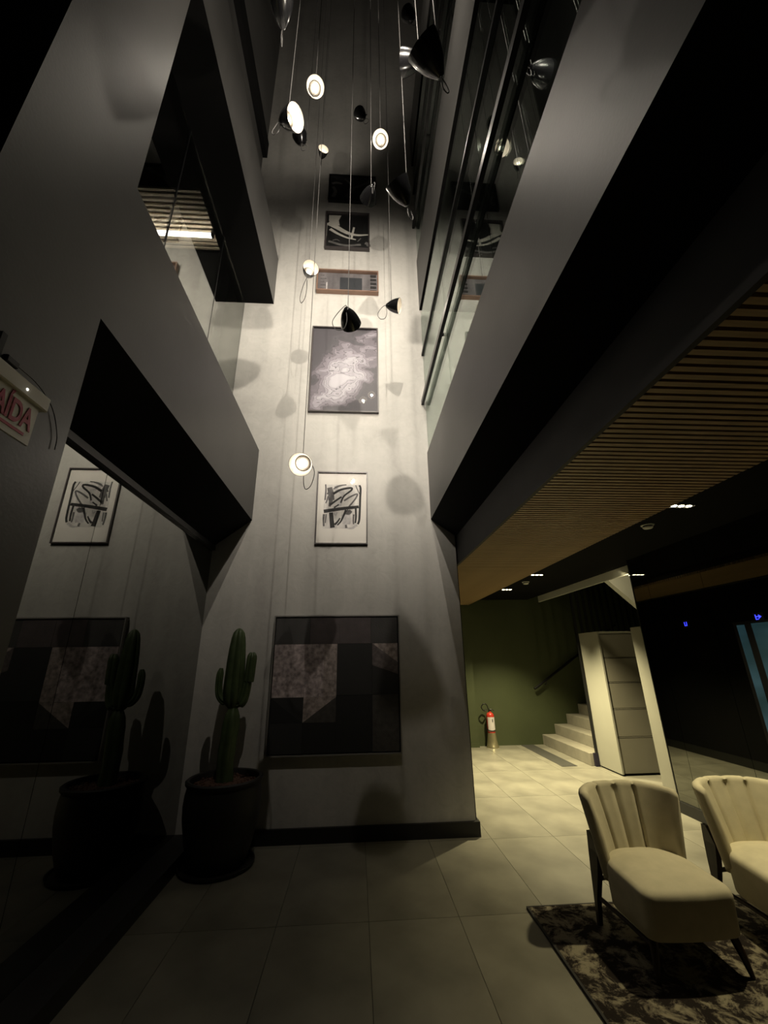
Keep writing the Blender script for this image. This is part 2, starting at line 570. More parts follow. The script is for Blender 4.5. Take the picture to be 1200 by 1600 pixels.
def guardrail(z, label_g, label_h, ymin=-1.0):
    g = thing('glass_guardrail', label_g, 'guardrail', (XR + 0.02, 2.0, z))
    edges = [ymin, 0.55, 1.85, 3.1, YB - 0.005]
    for a, c in zip(edges, edges[1:]):
        newobj('pane', bx(-0.006, 0.006, a + 0.004 - 2.0, c - 0.004 - 2.0, 0.0, 2.10 if z < 5 else 2.05), M_GLASS, g)
    newobj('top_rail', bx(-0.026, 0.000, ymin - 2.0, YB - 0.005 - 2.0, 1.435, 1.475), M_BLACKM, g)
    h = thing('handrail', label_h, 'handrail', (XR - 0.03, 2.0, z + 0.70))
    newobj('rail_bar', bx(-0.012, 0.022, ymin - 2.0, YB - 0.005 - 2.0, -0.032, 0.032), M_BLACKM, h)
    for yb in (0.95, 3.2):
        newobj('bracket', bx(0.022, 0.042, yb - 2.0 - 0.012, yb - 2.0 + 0.012, -0.012, 0.012), M_BLACKM, h)


guardrail(3.84, 'clear glass guardrail standing on the lower right balcony band', 'black flat handrail along the lower right glass guardrail')
guardrail(6.99, 'clear glass guardrail standing on the higher right balcony band', 'black flat handrail along the upper right glass guardrail')

# ================================================================== ART ON THE BACK WALL


def ring_frame(name, w, h, t, d, m, parent):
    """picture frame standing d proud of the wall; centre origin, wall at y=0, front toward -y"""
    bm = bmesh.new()
    box(bm, -w / 2, w / 2, -d, 0, h / 2 - t, h / 2)
    box(bm, -w / 2, w / 2, -d, 0, -h / 2, -h / 2 + t)
    box(bm, -w / 2, -w / 2 + t, -d, 0, -h / 2 + t, h / 2 - t)
    box(bm, w / 2 - t, w / 2, -d, 0, -h / 2 + t, h / 2 - t)
    return newobj(name, bm, m, parent)


def flat(bm, pts, y, mi=0):
    bm.faces.new([bm.verts.new((p[0], y, p[1])) for p in pts]).material_index = mi


def ribbon(bm, pts, w, y, mi=0, n=6):
    P = catmull([(p[0], 0, p[1]) for p in pts], n)
    ww = w if isinstance(w, (list, tuple)) else (w, w)
    L = []
    for i, p in enumerate(P):
        t = (P[min(i + 1, len(P) - 1)] - P[max(i - 1, 0)]).normalized()
        nn = Vector((-t.z, 0, t.x))
        f = i / (len(P) - 1)
        hw = (ww[0] * (1 - f) + ww[1] * f) / 2
        L.append((bm.verts.new((p.x + nn.x * hw, y, p.z + nn.z * hw)), bm.verts.new((p.x - nn.x * hw, y, p.z - nn.z * hw))))
    for a, c in zip(L, L[1:]):
        bm.faces.new((a[0], a[1], c[1], c[0])).material_index = mi


# 1. large patchwork canvas
X1, X2, Z1, Z2 = -0.828, 0.432, 0.672, 1.928
pw, ph = X2 - X1, Z2 - Z1
pt = thing('patchwork_canvas', 'large square dark patchwork canvas hanging low above the baseboard', 'painting', ((X1 + X2) / 2, YB, (Z1 + Z2) / 2))
ring_frame('frame', pw, ph, 0.012, 0.06, M_SFRAME, pt)
newobj('shadow_gap', bx(-pw / 2 + 0.012, pw / 2 - 0.012, -0.02, -0.005, -ph / 2 + 0.012, ph / 2 - 0.012), M_BLACK, pt)


def cloth(name, col, n=0.35, sc=30):
    return mat(name, col, 0.8, noise=n, scale=sc, bump=0.15, bscale=120)


C = [cloth('charcoal_patch', (0.055, 0.053, 0.052), 0.15, 6), cloth('lilac_brown_patch', (0.36, 0.30, 0.30), 0.55, 26), cloth('black_patch', (0.022, 0.022, 0.022), 0.1, 6),
     cloth('near_black_patch', (0.010, 0.010, 0.010), 0.1, 6), cloth('taupe_patch', (0.30, 0.25, 0.235), 0.45, 28), cloth('mauve_grey_patch', (0.085, 0.070, 0.072), 0.2, 8),
     cloth('warm_charcoal_patch', (0.050, 0.046, 0.042), 0.3, 20), cloth('dull_brown_patch', (0.12, 0.10, 0.10), 0.4, 26)]
# cells in unit coordinates (u right, v down)
CELLS = [
    (0, [(0, 0), (.28, 0), (.28, .21), (0, .21)]), (5, [(.28, 0), (.52, 0), (.52, .21), (.28, .21)]), (5, [(.52, 0), (.78, 0), (.78, .21), (.52, .21)]), (0, [(.78, 0), (1, 0), (1, .21), (.78, .21)]),
    (1, [(0, .21), (.25, .21), (.25, .61), (0, .61)]), (1, [(.25, .21), (.40, .21), (.40, .61), (.25, .61)]), (4, [(.40, .21), (.505, .21), (.505, .61), (.40, .61)]),
    (2, [(.505, .21), (.79, .21), (.79, .60), (.505, .60)]),
    (4, [(.79, .21), (1, .21), (1, .36)]), (7, [(.79, .21), (1, .36), (1, .45), (.79, .38)]), (2, [(.79, .38), (1, .45), (1, .60), (.79, .60)]),
    (2, [(0, .61), (.25, .61), (.25, .79)]), (3, [(0, .61), (.25, .79), (0, .79)]), (4, [(.25, .61), (.505, .61), (.25, .79)]), (6, [(.505, .61), (.505, .79), (.25, .79)]),
    (3, [(.505, .60), (.79, .60), (.79, 1), (.505, 1)]), (6, [(.79, .60), (1, .60), (1, 1), (.79, 1)]),
    (2, [(0, .79), (.25, .79), (.25, 1), (0, 1)]), (3, [(.25, .79), (.505, .79), (.505, 1), (.25, 1)]),
]
iw, ih = pw - 0.042, ph - 0.042
for mi, poly in CELLS:
    cu = sum(p[0] for p in poly) / len(poly)
    cv = sum(p[1] for p in poly) / len(poly)
    bm = bmesh.new()
    q = [(-iw / 2 + (cu + (u - cu) * 0.994) * iw, ih / 2 - (cv + (v - cv) * 0.994) * ih) for u, v in poly]
    prism(bm, q, 'y', -0.048 - 0.002 * random.random(), -0.02)
    newobj('patch', bm, C[mi], pt)

# 2. scribble drawing
X1, X2, Z1, Z2 = -0.468, 0.110, 2.687, 3.558
pw, ph = X2 - X1, Z2 - Z1
dr = thing('scribble_drawing', 'framed black scribble drawing on white paper lit by the lowest pendant', 'drawing', ((X1 + X2) / 2, YB, (Z1 + Z2) / 2))
ring_frame('frame', pw, ph, 0.014, 0.03, M_DFRAME, dr)
newobj('paper', bx(-pw / 2 + 0.014, pw / 2 - 0.014, -0.012, -0.004, -ph / 2 + 0.014, ph / 2 - 0.014), M_PAPER, dr)
bm = bmesh.new()
M_WASH = mat('streaky_ink_wash', (0.52, 0.50, 0.49), 0.7, scale=9, stretch=(2.2, 1, 0.9), col2=(0.80, 0.77, 0.73), noise=0.1)


def su(x, y):   # zoom pixels (1200x1560) of the drawing to local coordinates
    u = (x - 60) / 930.0
    v = (y - 100) / 1340.0
    return (-pw / 2 + u * pw, ph / 2 - v * ph)


INKB = [
    ([(200, 850), (500, 800), (830, 760)], (0.032, 0.026), 0),
    ([(330, 520), (320, 650), (300, 760)], (0.05, 0.02), 1),
    ([(290, 400), (320, 520), (330, 640)], (0.045, 0.055), 1),
    ([(330, 870), (345, 1000), (365, 1145)], (0.034, 0.040), 0),
    ([(360, 520), (500, 440), (680, 405), (690, 450), (560, 560), (500, 690)], (0.022, 0.014), 0),
    ([(310, 730), (410, 650), (515, 575)], (0.018, 0.016), 0),
    ([(380, 780), (470, 720)], (0.014, 0.012), 0),
    ([(560, 650), (680, 570), (800, 520), (760, 620), (650, 760)], (0.016, 0.014), 1),
    ([(840, 350), (862, 420), (855, 600), (850, 800), (840, 1000), (815, 1080)], (0.018, 0.018), 0),
    ([(775, 790), (780, 950), (770, 1060)], (0.018, 0.014), 0),
    ([(600, 820), (560, 920), (510, 1030), (450, 1100)], (0.020, 0.012), 0),
    ([(400, 1090), (450, 1040), (495, 970)], (0.020, 0.012), 0),
    ([(380, 400), (480, 360), (600, 345)], (0.012, 0.010), 1),
    ([(360, 430), (440, 390), (540, 350)], (0.012, 0.010), 1),
    ([(215, 340), (225, 460), (215, 640)], (0.012, 0.012), 1),
    ([(250, 530), (290, 470), (330, 420)], (0.014, 0.010), 1),
    ([(205, 900), (200, 1000), (210, 1120)], (0.020, 0.014), 1),
    ([(245, 900), (240, 980), (235, 1060)], (0.012, 0.010), 1),
    ([(740, 900), (735, 1000), (740, 1080)], (0.016, 0.012), 1),
    ([(620, 1150), (720, 1150), (800, 1090)], (0.014, 0.022), 2),
    ([(600, 850), (650, 870), (690, 830)], (0.05, 0.03), 1),
    ([(560, 900), (590, 1000), (580, 1080)], (0.05, 0.04), 2),
    ([(640, 900), (650, 1000), (640, 1080)], (0.04, 0.04), 2),
    ([(560, 480), (520, 600), (480, 740)], (0.02, 0.03), 2),
    ([(770, 350), (800, 430), (850, 530)], (0.008, 0.008), 1),
    ([(230, 700), (250, 640), (270, 560)], (0.012, 0.01), 1),
    ([(380, 880), (420, 920), (440, 860)], (0.012, 0.01), 2),
    ([(400, 420), (470, 470), (520, 500)], (0.03, 0.02), 2),
    ([(600, 1090), (610, 1150)], (0.016, 0.02), 1),
]
for q, (pts, w, mi) in enumerate(INKB):
    if len(pts) == 2:
        pts = [pts[0], ((pts[0][0] + pts[1][0]) / 2, (pts[0][1] + pts[1][1]) / 2), pts[1]]
    ribbon(bm, [su(*p) for p in pts], (w[0] * 1.3, w[1] * 1.3), -0.0124 - 0.00005 * ((2 - mi) * 10 + q % 7), mi)
wash = bmesh.new()
flat(wash, [su(*p) for p in ((205, 345), (860, 345), (850, 1010), (815, 1110), (740, 1160), (185, 1160))], -0.0122)
newobj('ink_wash', wash, M_WASH, dr)
newobj('ink_strokes', bm, [M_INK, M_INK2, M_INK3], dr)
newobj('glass', bx(-pw / 2 + 0.012, pw / 2 - 0.012, -0.022, -0.020, -ph / 2 + 0.012, ph / 2 - 0.012), M_PANE, dr)


# 3. violet-grey print of a ruffled white form
def ruffle_mat():
    m = bpy.data.materials.new('ruffled_white_form_print')
    m.use_nodes = True
    nt = m.node_tree
    bs = nt.nodes['Principled BSDF']
    bs.inputs['Roughness'].default_value = 0.5
    tc = nt.nodes.new('ShaderNodeTexCoord')

    def N(kind, **kw):
        n = nt.nodes.new(kind)
        for a, v in kw.items():
            setattr(n, a, v)
        return n

    def L(a, c):
        nt.links.new(a, c)
    mp = N('ShaderNodeMapping')
    mp.inputs['Rotation'].default_value = (0, math.radians(-32), 0)
    mp.inputs['Location'].default_value = (-0.02, 0, 0.02)
    L(tc.outputs['Object'], mp.inputs['Vector'])
    sc = N('ShaderNodeVectorMath', operation='MULTIPLY')
    sc.inputs[1].default_value = (2.7, 0.0, 1.25)
    L(mp.outputs['Vector'], sc.inputs[0])
    ln = N('ShaderNodeVectorMath', operation='LENGTH')
    L(sc.outputs[0], ln.inputs[0])

    def noise(scale, det):
        n = N('ShaderNodeTexNoise')
        n.inputs['Scale'].default_value = scale
        n.inputs['Detail'].default_value = det
        n.inputs['Distortion'].default_value = 0.6
        mm = N('ShaderNodeMapping')
        mm.inputs['Location'].default_value = (3.1, 0.7, 1.3)
        mm.inputs['Scale'].default_value = (1, 1, 1.5)
        L(tc.outputs['Object'], mm.inputs['Vector'])
        L(mm.outputs['Vector'], n.inputs['Vector'])
        return n.outputs['Fac']

    def madd(x, k, add):
        n = N('ShaderNodeMath', operation='MULTIPLY_ADD')
        L(x, n.inputs[0])
        n.inputs[1].default_value = k
        if isinstance(add, float):
            n.inputs[2].default_value = add
        else:
            L(add, n.inputs[2])
        return n.outputs[0]
    d = madd(noise(2.6, 1), 1.5, ln.outputs['Value'])
    d = madd(noise(8.5, 1.5), 0.55, d)
    d = madd(d, 0.95, -0.98)
    r = N('ShaderNodeValToRGB')
    el = r.color_ramp.elements
    stops = [(0, (0.46, 0.44, 0.48)), (0.126, (0.368, 0.352, 0.384)), (0.136, (0.101, 0.097, 0.106)), (0.156, (0.4, 0.38, 0.42)), (0.256, (0.32, 0.304, 0.336)), (0.266, (0.088, 0.084, 0.092)), (0.286, (0.43, 0.41, 0.45)), (0.386, (0.344, 0.328, 0.36)), (0.396, (0.095, 0.09, 0.099)), (0.416, (0.33, 0.305, 0.345)), (0.526, (0.264, 0.244, 0.276)), (0.536, (0.073, 0.067, 0.076)), (0.556, (0.24, 0.215, 0.25)), (0.676, (0.192, 0.172, 0.2)), (0.686, (0.053, 0.047, 0.055)), (0.706, (0.16, 0.14, 0.165)), (0.836, (0.128, 0.112, 0.132)), (0.846, (0.035, 0.031, 0.036)), (0.866, (0.085, 0.078, 0.09)), (1.0, (0.068, 0.062, 0.072))]
    el[0].position, el[0].color = stops[0][0], (*stops[0][1], 1)
    el[1].position, el[1].color = stops[-1][0], (*stops[-1][1], 1)
    for p, c in stops[1:-1]:
        e = r.color_ramp.elements.new(p)
        e.color = (*c, 1)
    L(d, r.inputs['Fac'])
    L(r.outputs['Color'], bs.inputs['Base Color'])
    return m


X1, X2, Z1, Z2 = -0.618, 0.248, 4.362, 5.678
pw, ph = X2 - X1, Z2 - Z1
rp = thing('ruffle_print', 'tall framed violet grey print of a ruffled white form', 'picture', ((X1 + X2) / 2, YB, (Z1 + Z2) / 2))
ring_frame('frame', pw, ph, 0.016, 0.045, M_DFRAME, rp)
newobj('print', bx(-pw / 2 + 0.016, pw / 2 - 0.016, -0.018, -0.004, -ph / 2 + 0.016, ph / 2 - 0.016), ruffle_mat(), rp)
newobj('glass', bx(-pw / 2 + 0.015, pw / 2 - 0.015, -0.036, -0.034, -ph / 2 + 0.015, ph / 2 - 0.015), M_PANE, rp)

# 4. shallow copper framed shadow box
X1, X2, Z1, Z2 = -0.597, 0.263, 6.29, 6.68
pw, ph = X2 - X1, Z2 - Z1
sb = thing('shadow_box', 'low wide copper framed shadow box with dark bars', 'picture', ((X1 + X2) / 2, YB, (Z1 + Z2) / 2))
ring_frame('frame', pw, ph, 0.016, 0.07, M_COPPER, sb)
M_SB = mat('smoky_grey_board', (0.13, 0.12, 0.125), 0.5, noise=0.35, scale=4, stretch=(2, 1, 1))
newobj('backboard', bx(-pw / 2 + 0.016, pw / 2 - 0.016, -0.02, -0.004, -ph / 2 + 0.016, ph / 2 - 0.016), M_SB, sb)
newobj('dark_field', bx(-0.11, 0.20, -0.024, -0.0205, -ph / 2 + 0.02, ph / 2 - 0.10), mat('blue_black_field', (0.03, 0.033, 0.038), 0.5, noise=0.1), sb)
newobj('band', bx(-0.30, -0.285, -0.024, -0.0205, -ph / 2 + 0.02, ph / 2 - 0.2), M_INK3, sb)
for k in range(5):
    z = ph / 2 - 0.055 - k * 0.07
    newobj('bar', bx(pw / 2 - 0.115, pw / 2 - 0.03, -0.030, -0.0205, z - 0.018, z + 0.018), M_INK, sb)
for k in range(5):
    z = ph / 2 - 0.07 - k * 0.06
    newobj('line', bx(-pw / 2 + 0.05, -pw / 2 + 0.10 + 0.03 * (k % 2), -0.026, -0.0205, z - 0.004, z + 0.004), M_INK2, sb)
newobj('glass', bx(-pw / 2 + 0.015, pw / 2 - 0.015, -0.058, -0.056, -ph / 2 + 0.015, ph / 2 - 0.015), M_PANE, sb)

# 5. dark photograph with a pale sweeping curve
M_PHD = mat('dark_photo_ground', (0.018, 0.018, 0.018), 0.35, noise=0.2)
M_PHL = mat('pale_photo_shape', (0.62, 0.60, 0.54), 0.5, noise=0.12, scale=12)
M_PHM = mat('grey_photo_shape', (0.13, 0.125, 0.12), 0.5, noise=0.3, scale=12)
X1, X2, Z1, Z2 = -0.515, 0.140, 7.13, 7.88
pw, ph = X2 - X1, Z2 - Z1
p5 = thing('curve_photograph', 'black framed dark photograph with a pale sweeping curve', 'picture', ((X1 + X2) / 2, YB, (Z1 + Z2) / 2))
ring_frame('frame', pw, ph, 0.02, 0.05, M_DFRAME, p5)
newobj('print', bx(-pw / 2 + 0.02, pw / 2 - 0.02, -0.015, -0.004, -ph / 2 + 0.02, ph / 2 - 0.02), M_PHD, p5)
bm = bmesh.new()


def s5(x, y):   # zoom px (frame 200..650 x 600..940)
    return (-pw / 2 + (x - 205) / 440.0 * pw, ph / 2 - (y - 580) / 370.0 * ph)


flat(bm, [s5(*p) for p in ((235, 600), (360, 598), (335, 650), (345, 705), (300, 700), (235, 660))], -0.0156, 0)
ribbon(bm, [s5(*p) for p in ((230, 680), (310, 720), (420, 775), (520, 795), (640, 785))], (0.10, 0.02), -0.0158, 0)
ribbon(bm, [s5(*p) for p in ((250, 745), (330, 790), (420, 825), (510, 842))], (0.05, 0.018), -0.0160, 0)
ribbon(bm, [s5(*p) for p in ((215, 680), (212, 780), (208, 865))], (0.02, 0.03), -0.0159, 0)
ribbon(bm, [s5(*p) for p in ((490, 715), (480, 760), (465, 830))], (0.03, 0.03), -0.0161, 0)
ribbon(bm, [s5(*p) for p in ((560, 825), (540, 845), (525, 862))], (0.02, 0.012), -0.0157, 1)
ribbon(bm, [s5(*p) for p in ((280, 860), (320, 850), (350, 865))], (0.02, 0.012), -0.0157, 1)
ribbon(bm, [s5(*p) for p in ((600, 870), (625, 880), (638, 900))], (0.05, 0.06), -0.0157, 1)
ribbon(bm, [s5(*p) for p in ((240, 870), (400, 905), (560, 890))], (0.04, 0.04), -0.0157, 1)
newobj('pale_shapes', bm, [M_PHL, M_PHM], p5)
newobj('glass', bx(-pw / 2 + 0.018, pw / 2 - 0.018, -0.040, -0.038, -ph / 2 + 0.018, ph / 2 - 0.018), M_PANE, p5)

# 6. topmost dark photograph
X1, X2, Z1, Z2 = -0.495, 0.240, 8.14, 8.73
pw, ph = X2 - X1, Z2 - Z1
p6 = thing('shadowy_photograph', 'topmost black picture with faint grey streaks', 'picture', ((X1 + X2) / 2, YB, (Z1 + Z2) / 2))
ring_frame('frame', pw, ph, 0.02, 0.05, M_BLACKM, p6)
newobj('print', bx(-pw / 2 + 0.02, pw / 2 - 0.02, -0.015, -0.004, -ph / 2 + 0.02, ph / 2 - 0.02), M_PHD, p6)
bm = bmesh.new()
ribbon(bm, [(-0.05, 0.02), (0.08, 0.08), (0.19, 0.15), (0.30, 0.24)], (0.04, 0.06), -0.0156, 0)
ribbon(bm, [(-0.30, -0.18), (-0.26, -0.06), (-0.30, 0.05)], (0.06, 0.04), -0.0156, 0)
ribbon(bm, [(-0.10, -0.16), (-0.03, -0.06), (0.02, 0.02)], (0.04, 0.05), -0.0157, 0)
ribbon(bm, [(-0.32, 0.12), (-0.24, 0.15), (-0.16, 0.12)], (0.05, 0.03), -0.0156, 0)
ribbon(bm, [(-0.12, 0.24), (-0.06, 0.18), (-0.03, 0.13)], (0.03, 0.03), -0.0156, 0)
newobj('grey_streaks', bm, [M_PHM], p6)

# ================================================================== PENDANT LAMPS
CAMP = Vector((0, 0, CAM_H))


def spot_at(px, py, depth):
    """place in the atrium seen along a sight line at a given distance"""
    return CAMP + (rgt * ((px - 600) / F_PX) - upv * ((py - 800) / F_PX) + fwd) * depth


SH_OUT = [(0.012, -0.085), (0.020, -0.083), (0.026, -0.074), (0.040, -0.055), (0.056, -0.030), (0.069, 0.0), (0.078, 0.03), (0.084, 0.055), (0.088, 0.080)]
SH_IN = [(0.086, 0.080), (0.082, 0.055), (0.076, 0.03), (0.067, 0.002), (0.054, -0.025)]


def pendant(px, py, depth, img, label, watts=1.0, scale=1.0, roll=0.0, loop=1.0, cone=105):
    # img: where the open front points, as (right, up, away) of someone looking at the lamp from below
    P = spot_at(px, py, depth) if depth else Vector(px)
    look = (P - CAMP).normalized()
    sd = look.cross(Vector((0, 0, 1))).normalized()
    over = sd.cross(look)
    d = (sd * img[0] + over * img[1] + look * img[2]).normalized() if depth else Vector(img).normalized()
    t = thing('pendant_lamp', label, 'pendant lamp', P, 0, 'looped cord pendant lamps of the atrium')
    Mx = aim(d) @ Matrix.Scale(scale, 4)
    bm = bmesh.new()
    lathe(bm, SH_OUT + SH_IN[:1], 28, Mx, caps=(True, False))
    sh = newobj('shade', bm, M_SHADE, t, True)
    bm = bmesh.new()
    lathe(bm, SH_IN, 28, Mx, caps=(False, False))
    newobj('lining', bm, M_LINING, sh, True)
    bm = bmesh.new()
    lathe(bm, [(0.054, -0.010), (0.046, -0.030), (0.030, -0.048), (0.010, -0.055)], 24, Mx, caps=(False, True))
    newobj('reflector_cup', bm, M_CUP, sh, True)
    bm = bmesh.new()
    bmesh.ops.create_uvsphere(bm, u_segments=16, v_segments=10, radius=0.024 * scale, matrix=Matrix.Translation(d * -0.022 * scale))
    newobj('bulb', bm, M_BULB, t, True)
    # neck, suspension cord and loop
    N = d * -0.085 * scale
    side = Vector((0, 0, 1)) - d * d.z
    if side.length < 0.15:
        side = Vector((1, 0, 0))
    side.normalize()
    T = d * -0.035 * scale + side * 0.056 * scale
    bm = bmesh.new()
    tube(bm, [T - side * 0.004, T + side * 0.012], 0.007 * scale, 8)
    newobj('cord_clip', bm, M_BLACKM, t)
    bm = bmesh.new()
    tube(bm, [T + side * 0.008, T + side * 0.008 + Vector((0, 0, 0.15)), Vector((T.x + side.x * 0.008, T.y + side.y * 0.008, TOP - P.z))], 0.0028, 6)
    newobj('cord', bm, M_CORD, t, True)
    hd = Vector((d.x, d.y, 0))
    hd = hd.normalized() if hd.length > 0.05 else Vector((1, 0, 0))
    hd = Matrix.Rotation(roll, 3, 'Z') @ hd
    bm = bmesh.new()
    k = scale * loop
    pts = [N * 0.9, N - d * 0.02 * k, N - hd * 0.055 * k + Vector((0, 0, -0.03 * k)), N - hd * 0.085 * k + Vector((0, 0, -0.09 * k)), N - hd * 0.06 * k + Vector((0, 0, -0.15 * k)),
           N - hd * 0.015 * k + Vector((0, 0, -0.155 * k)), N + hd * 0.005 * k + Vector((0, 0, -0.10 * k)), N * 0.95 + Vector((0, 0, -0.03 * k))]
    tube(bm, catmull(pts, 6), 0.0032, 6)
    newobj('cord_loop', bm, M_CORD, t, True)
    if watts > 0:
        l = bpy.data.lights.new('lamp_light', 'SPOT')
        l.energy = PEND_W * watts
        l.color = PEND_COL
        l.spot_size = math.radians(cone)
        l.spot_blend = 0.9
        l.shadow_soft_size = 0.02
        lo = bpy.data.objects.new('lamp_light', l)
        COL.objects.link(lo)
        lo.parent = t
        lo.location = d * 0.052 * scale
        lo.rotation_euler = d.to_track_quat('-Z', 'Y').to_euler()
    return t


LAMPS = [
    (473, 724, 3.25, (-0.20, -0.12, -0.97), 'lowest pendant lamp glowing beside the scribble drawing', 0.22, 1.05, -2.3, 1.5),
    (483, 425, 4.30, (0.20, 0.55, -0.75), 'pendant lamp with white open front left of the copper shadow box', 0.22, 0.95, 0.2, 1.9),
    (545, 495, 3.40, (0.25, -0.72, 0.64), 'black pendant lamp seen from behind in front of the ruffle print top', 3.5, 1.0, -1.6, 1.35),
    (614, 478, 4.30, (0.95, -0.06, -0.30), 'small pendant lamp turned sideways to the right of the ruffle print', 0.8, 0.9, 0.0, 1.2),
    (628, 302, 2.95, (-0.45, 0.86, 0.18), 'black upturned pendant lamp below the brighter right-hand lamp', 2.0, 1.0, 0.0, 0.7),
    (595, 219, 4.30, (-0.05, 0.10, -0.99), 'brightly glaring pendant lamp right of the atrium centre', 0.45, 0.95, 0.0, 0.8),
    (492, 138, 3.90, (0.05, 0.15, -0.98), 'brightly glaring pendant lamp high left of the atrium centre', 0.45, 0.95, 2.0, 0.8),
    (450, 187, 3.10, (0.66, 0.34, -0.67), 'open pendant lamp facing right beside the upper left balcony band', 0.8, 1.0, 0.0, 0.8),
    (470, 218, 4.60, (-0.20, 0.40, 0.88), 'small black upturned pendant lamp below the open left lamp', 1.7, 0.95, 0.0, 0.8),
    (504, 240, 5.60, (0.15, 0.78, -0.58), 'tiny distant pendant lamp showing a pale open front', 0.4, 0.8, 0.0, 0.8),
    (674, 94, 2.10, (-0.50, 0.82, 0.25), 'largest black pendant lamp at the upper right near the guardrail', 1.0, 1.0, 0.0, 0.6),
    (645, 96, 3.00, (-0.95, 0.05, 0.28), 'black pendant lamp half hidden left of the largest one', 1.3, 0.95, 0.0, 0.7),
    (440, 18, 2.90, (-0.22, 0.92, -0.15), 'black upturned pendant lamp at the very top left', 1.2, 1.0, 0.0, 0.7),
    (565, 181, 5.20, (-0.40, 0.30, 0.86), 'small unlit looking pendant lamp in the dark atrium middle', 1.7, 0.9, 0.0, 0.8),
    (640, 26, 4.80, (-0.25, 0.35, 0.90), 'dim black pendant lamp at the top right of the atrium', 1.7, 0.95, 0.0, 0.8),
    (578, 302, 3.90, (-0.30, -0.72, 0.58), 'pendant lamp with bright rim in front of the topmost picture', 5.0, 0.9, 0.0, 0.9),
    ((0.10, 0.35, 5.6), 0, 0, (-0.03, 0.985, -0.15), 'unseen pendant lamp added over the viewer to light the cement wall on the left', 16.0, 1.0, 0.0, 0.8, 86),  # this lamp and the next are added out of view to even the wall light
    ((0.30, 0.60, 7.3), 0, 0, (-0.07, 0.86, -0.50), 'unseen pendant lamp added over the viewer to light the cement wall on the right', 16.0, 1.0, 0.0, 0.8, 82),
]
for a in LAMPS:
    pendant(*a)

# ================================================================== EXIT SIGN
sg = thing('exit_sign', 'white exit sign with red letters on the dark left pier', 'sign', (XL, 1.112, 2.19))


def txt(body, size, name, m, parent, M, depth=0.002):
    cu = bpy.data.curves.new(name + '_text', 'FONT')
    cu.body = body
    cu.size = size
    cu.extrude = depth
    cu.offset = 0.0025
    cu.align_x = 'CENTER'
    tmp = bpy.data.objects.new('tmp_text', cu)
    COL.objects.link(tmp)
    bpy.context.view_layer.update()
    me = bpy.data.meshes.new_from_object(tmp.evaluated_get(bpy.context.evaluated_depsgraph_get()))
    bpy.data.objects.remove(tmp)
    me.transform(M)
    me.materials.clear()
    me.materials.append(m)
    o = bpy.data.objects.new(name, me)
    COL.objects.link(o)
    o.parent = parent
    return o


newobj('housing', bev(bx(0.0, 0.068, -0.22, 0.205, 0.145, 0.200), 0.004, 1), M_SIGN, sg)
pl = newobj('plate', bx(0.048, 0.056, -0.20, 0.180, 0.0, 0.145), M_SIGN, sg)
MT = Matrix(((0, 0, 1, 0.0565), (0.66, 0, 0, 0.076), (0, 1.08, 0, 0.048), (0, 0, 0, 1)))
txt('SAÍDA', 0.098, 'lettering', M_SIGNRED, pl, MT)
newobj('underline', bx(0.0561, 0.058, -0.18, 0.150, 0.022, 0.032), M_SIGNRED, pl)
newobj('mounting_arm', bx(0.0, 0.012, 0.015, 0.035, 0.20, 0.33), M_BLACKM, sg)
newobj('cable_plug', bev(bx(0.0, 0.02, 0.05, 0.10, 0.245, 0.27), 0.003, 1), M_BLACKM, sg)
bm = bmesh.new()
tube(bm, catmull([(0.01, 0.10, 0.262), (0.008, 0.20, 0.26), (0.008, 0.29, 0.22), (0.008, 0.345, 0.14), (0.008, 0.355, 0.08)], 6), 0.0018, 6)
newobj('cable', bm, M_BLACKM, sg, True)
bm = bmesh.new()
bmesh.ops.create_uvsphere(bm, u_segments=10, v_segments=6, radius=0.004, matrix=Matrix.Translation((0.068, 0.10, 0.168)))
newobj('indicator_led', bm, emis('pale_indicator', (1, 0.95, 0.85), 4.0), sg)

# ================================================================== CACTUS IN ITS POT
pot = thing('plant_pot', 'large black round pot on a saucer in the corner beside the mirror', 'pot', (-1.075, 4.01, 0))
PX = [(0.200, 0.02), (0.225, 0.06), (0.262, 0.18), (0.292, 0.33), (0.300, 0.42), (0.296, 0.50), (0.285, 0.555), (0.302, 0.575), (0.304, 0.595), (0.290, 0.605), (0.270, 0.600), (0.262, 0.56)]
newobj('body', lathe(bmesh.new(), PX, 40, caps=(True, False)), M_POT, pot, True)
newobj('saucer', lathe(bmesh.new(), [(0.24, 0.0), (0.272, 0.006), (0.285, 0.03), (0.276, 0.032), (0.262, 0.014), (0.10, 0.012)], 40), M_POT, pot, True)
newobj('gravel', lathe(bmesh.new(), [(0.263, 0.552), (0.25, 0.560), (0.14, 0.568), (0.03, 0.572)], 32), M_SOIL, pot, True)
bm = bmesh.new()
for k in range(140):
    a, r = random.random() * 6.283, 0.245 * math.sqrt(random.random())
    s = 0.006 + random.random() * 0.008
    bmesh.ops.create_icosphere(bm, subdivisions=1, radius=s, matrix=Matrix.Translation((r * math.cos(a), r * math.sin(a), 0.569)))
o = newobj('pebbles', bm, M_SOIL, pot)
o['kind'] = 'stuff'


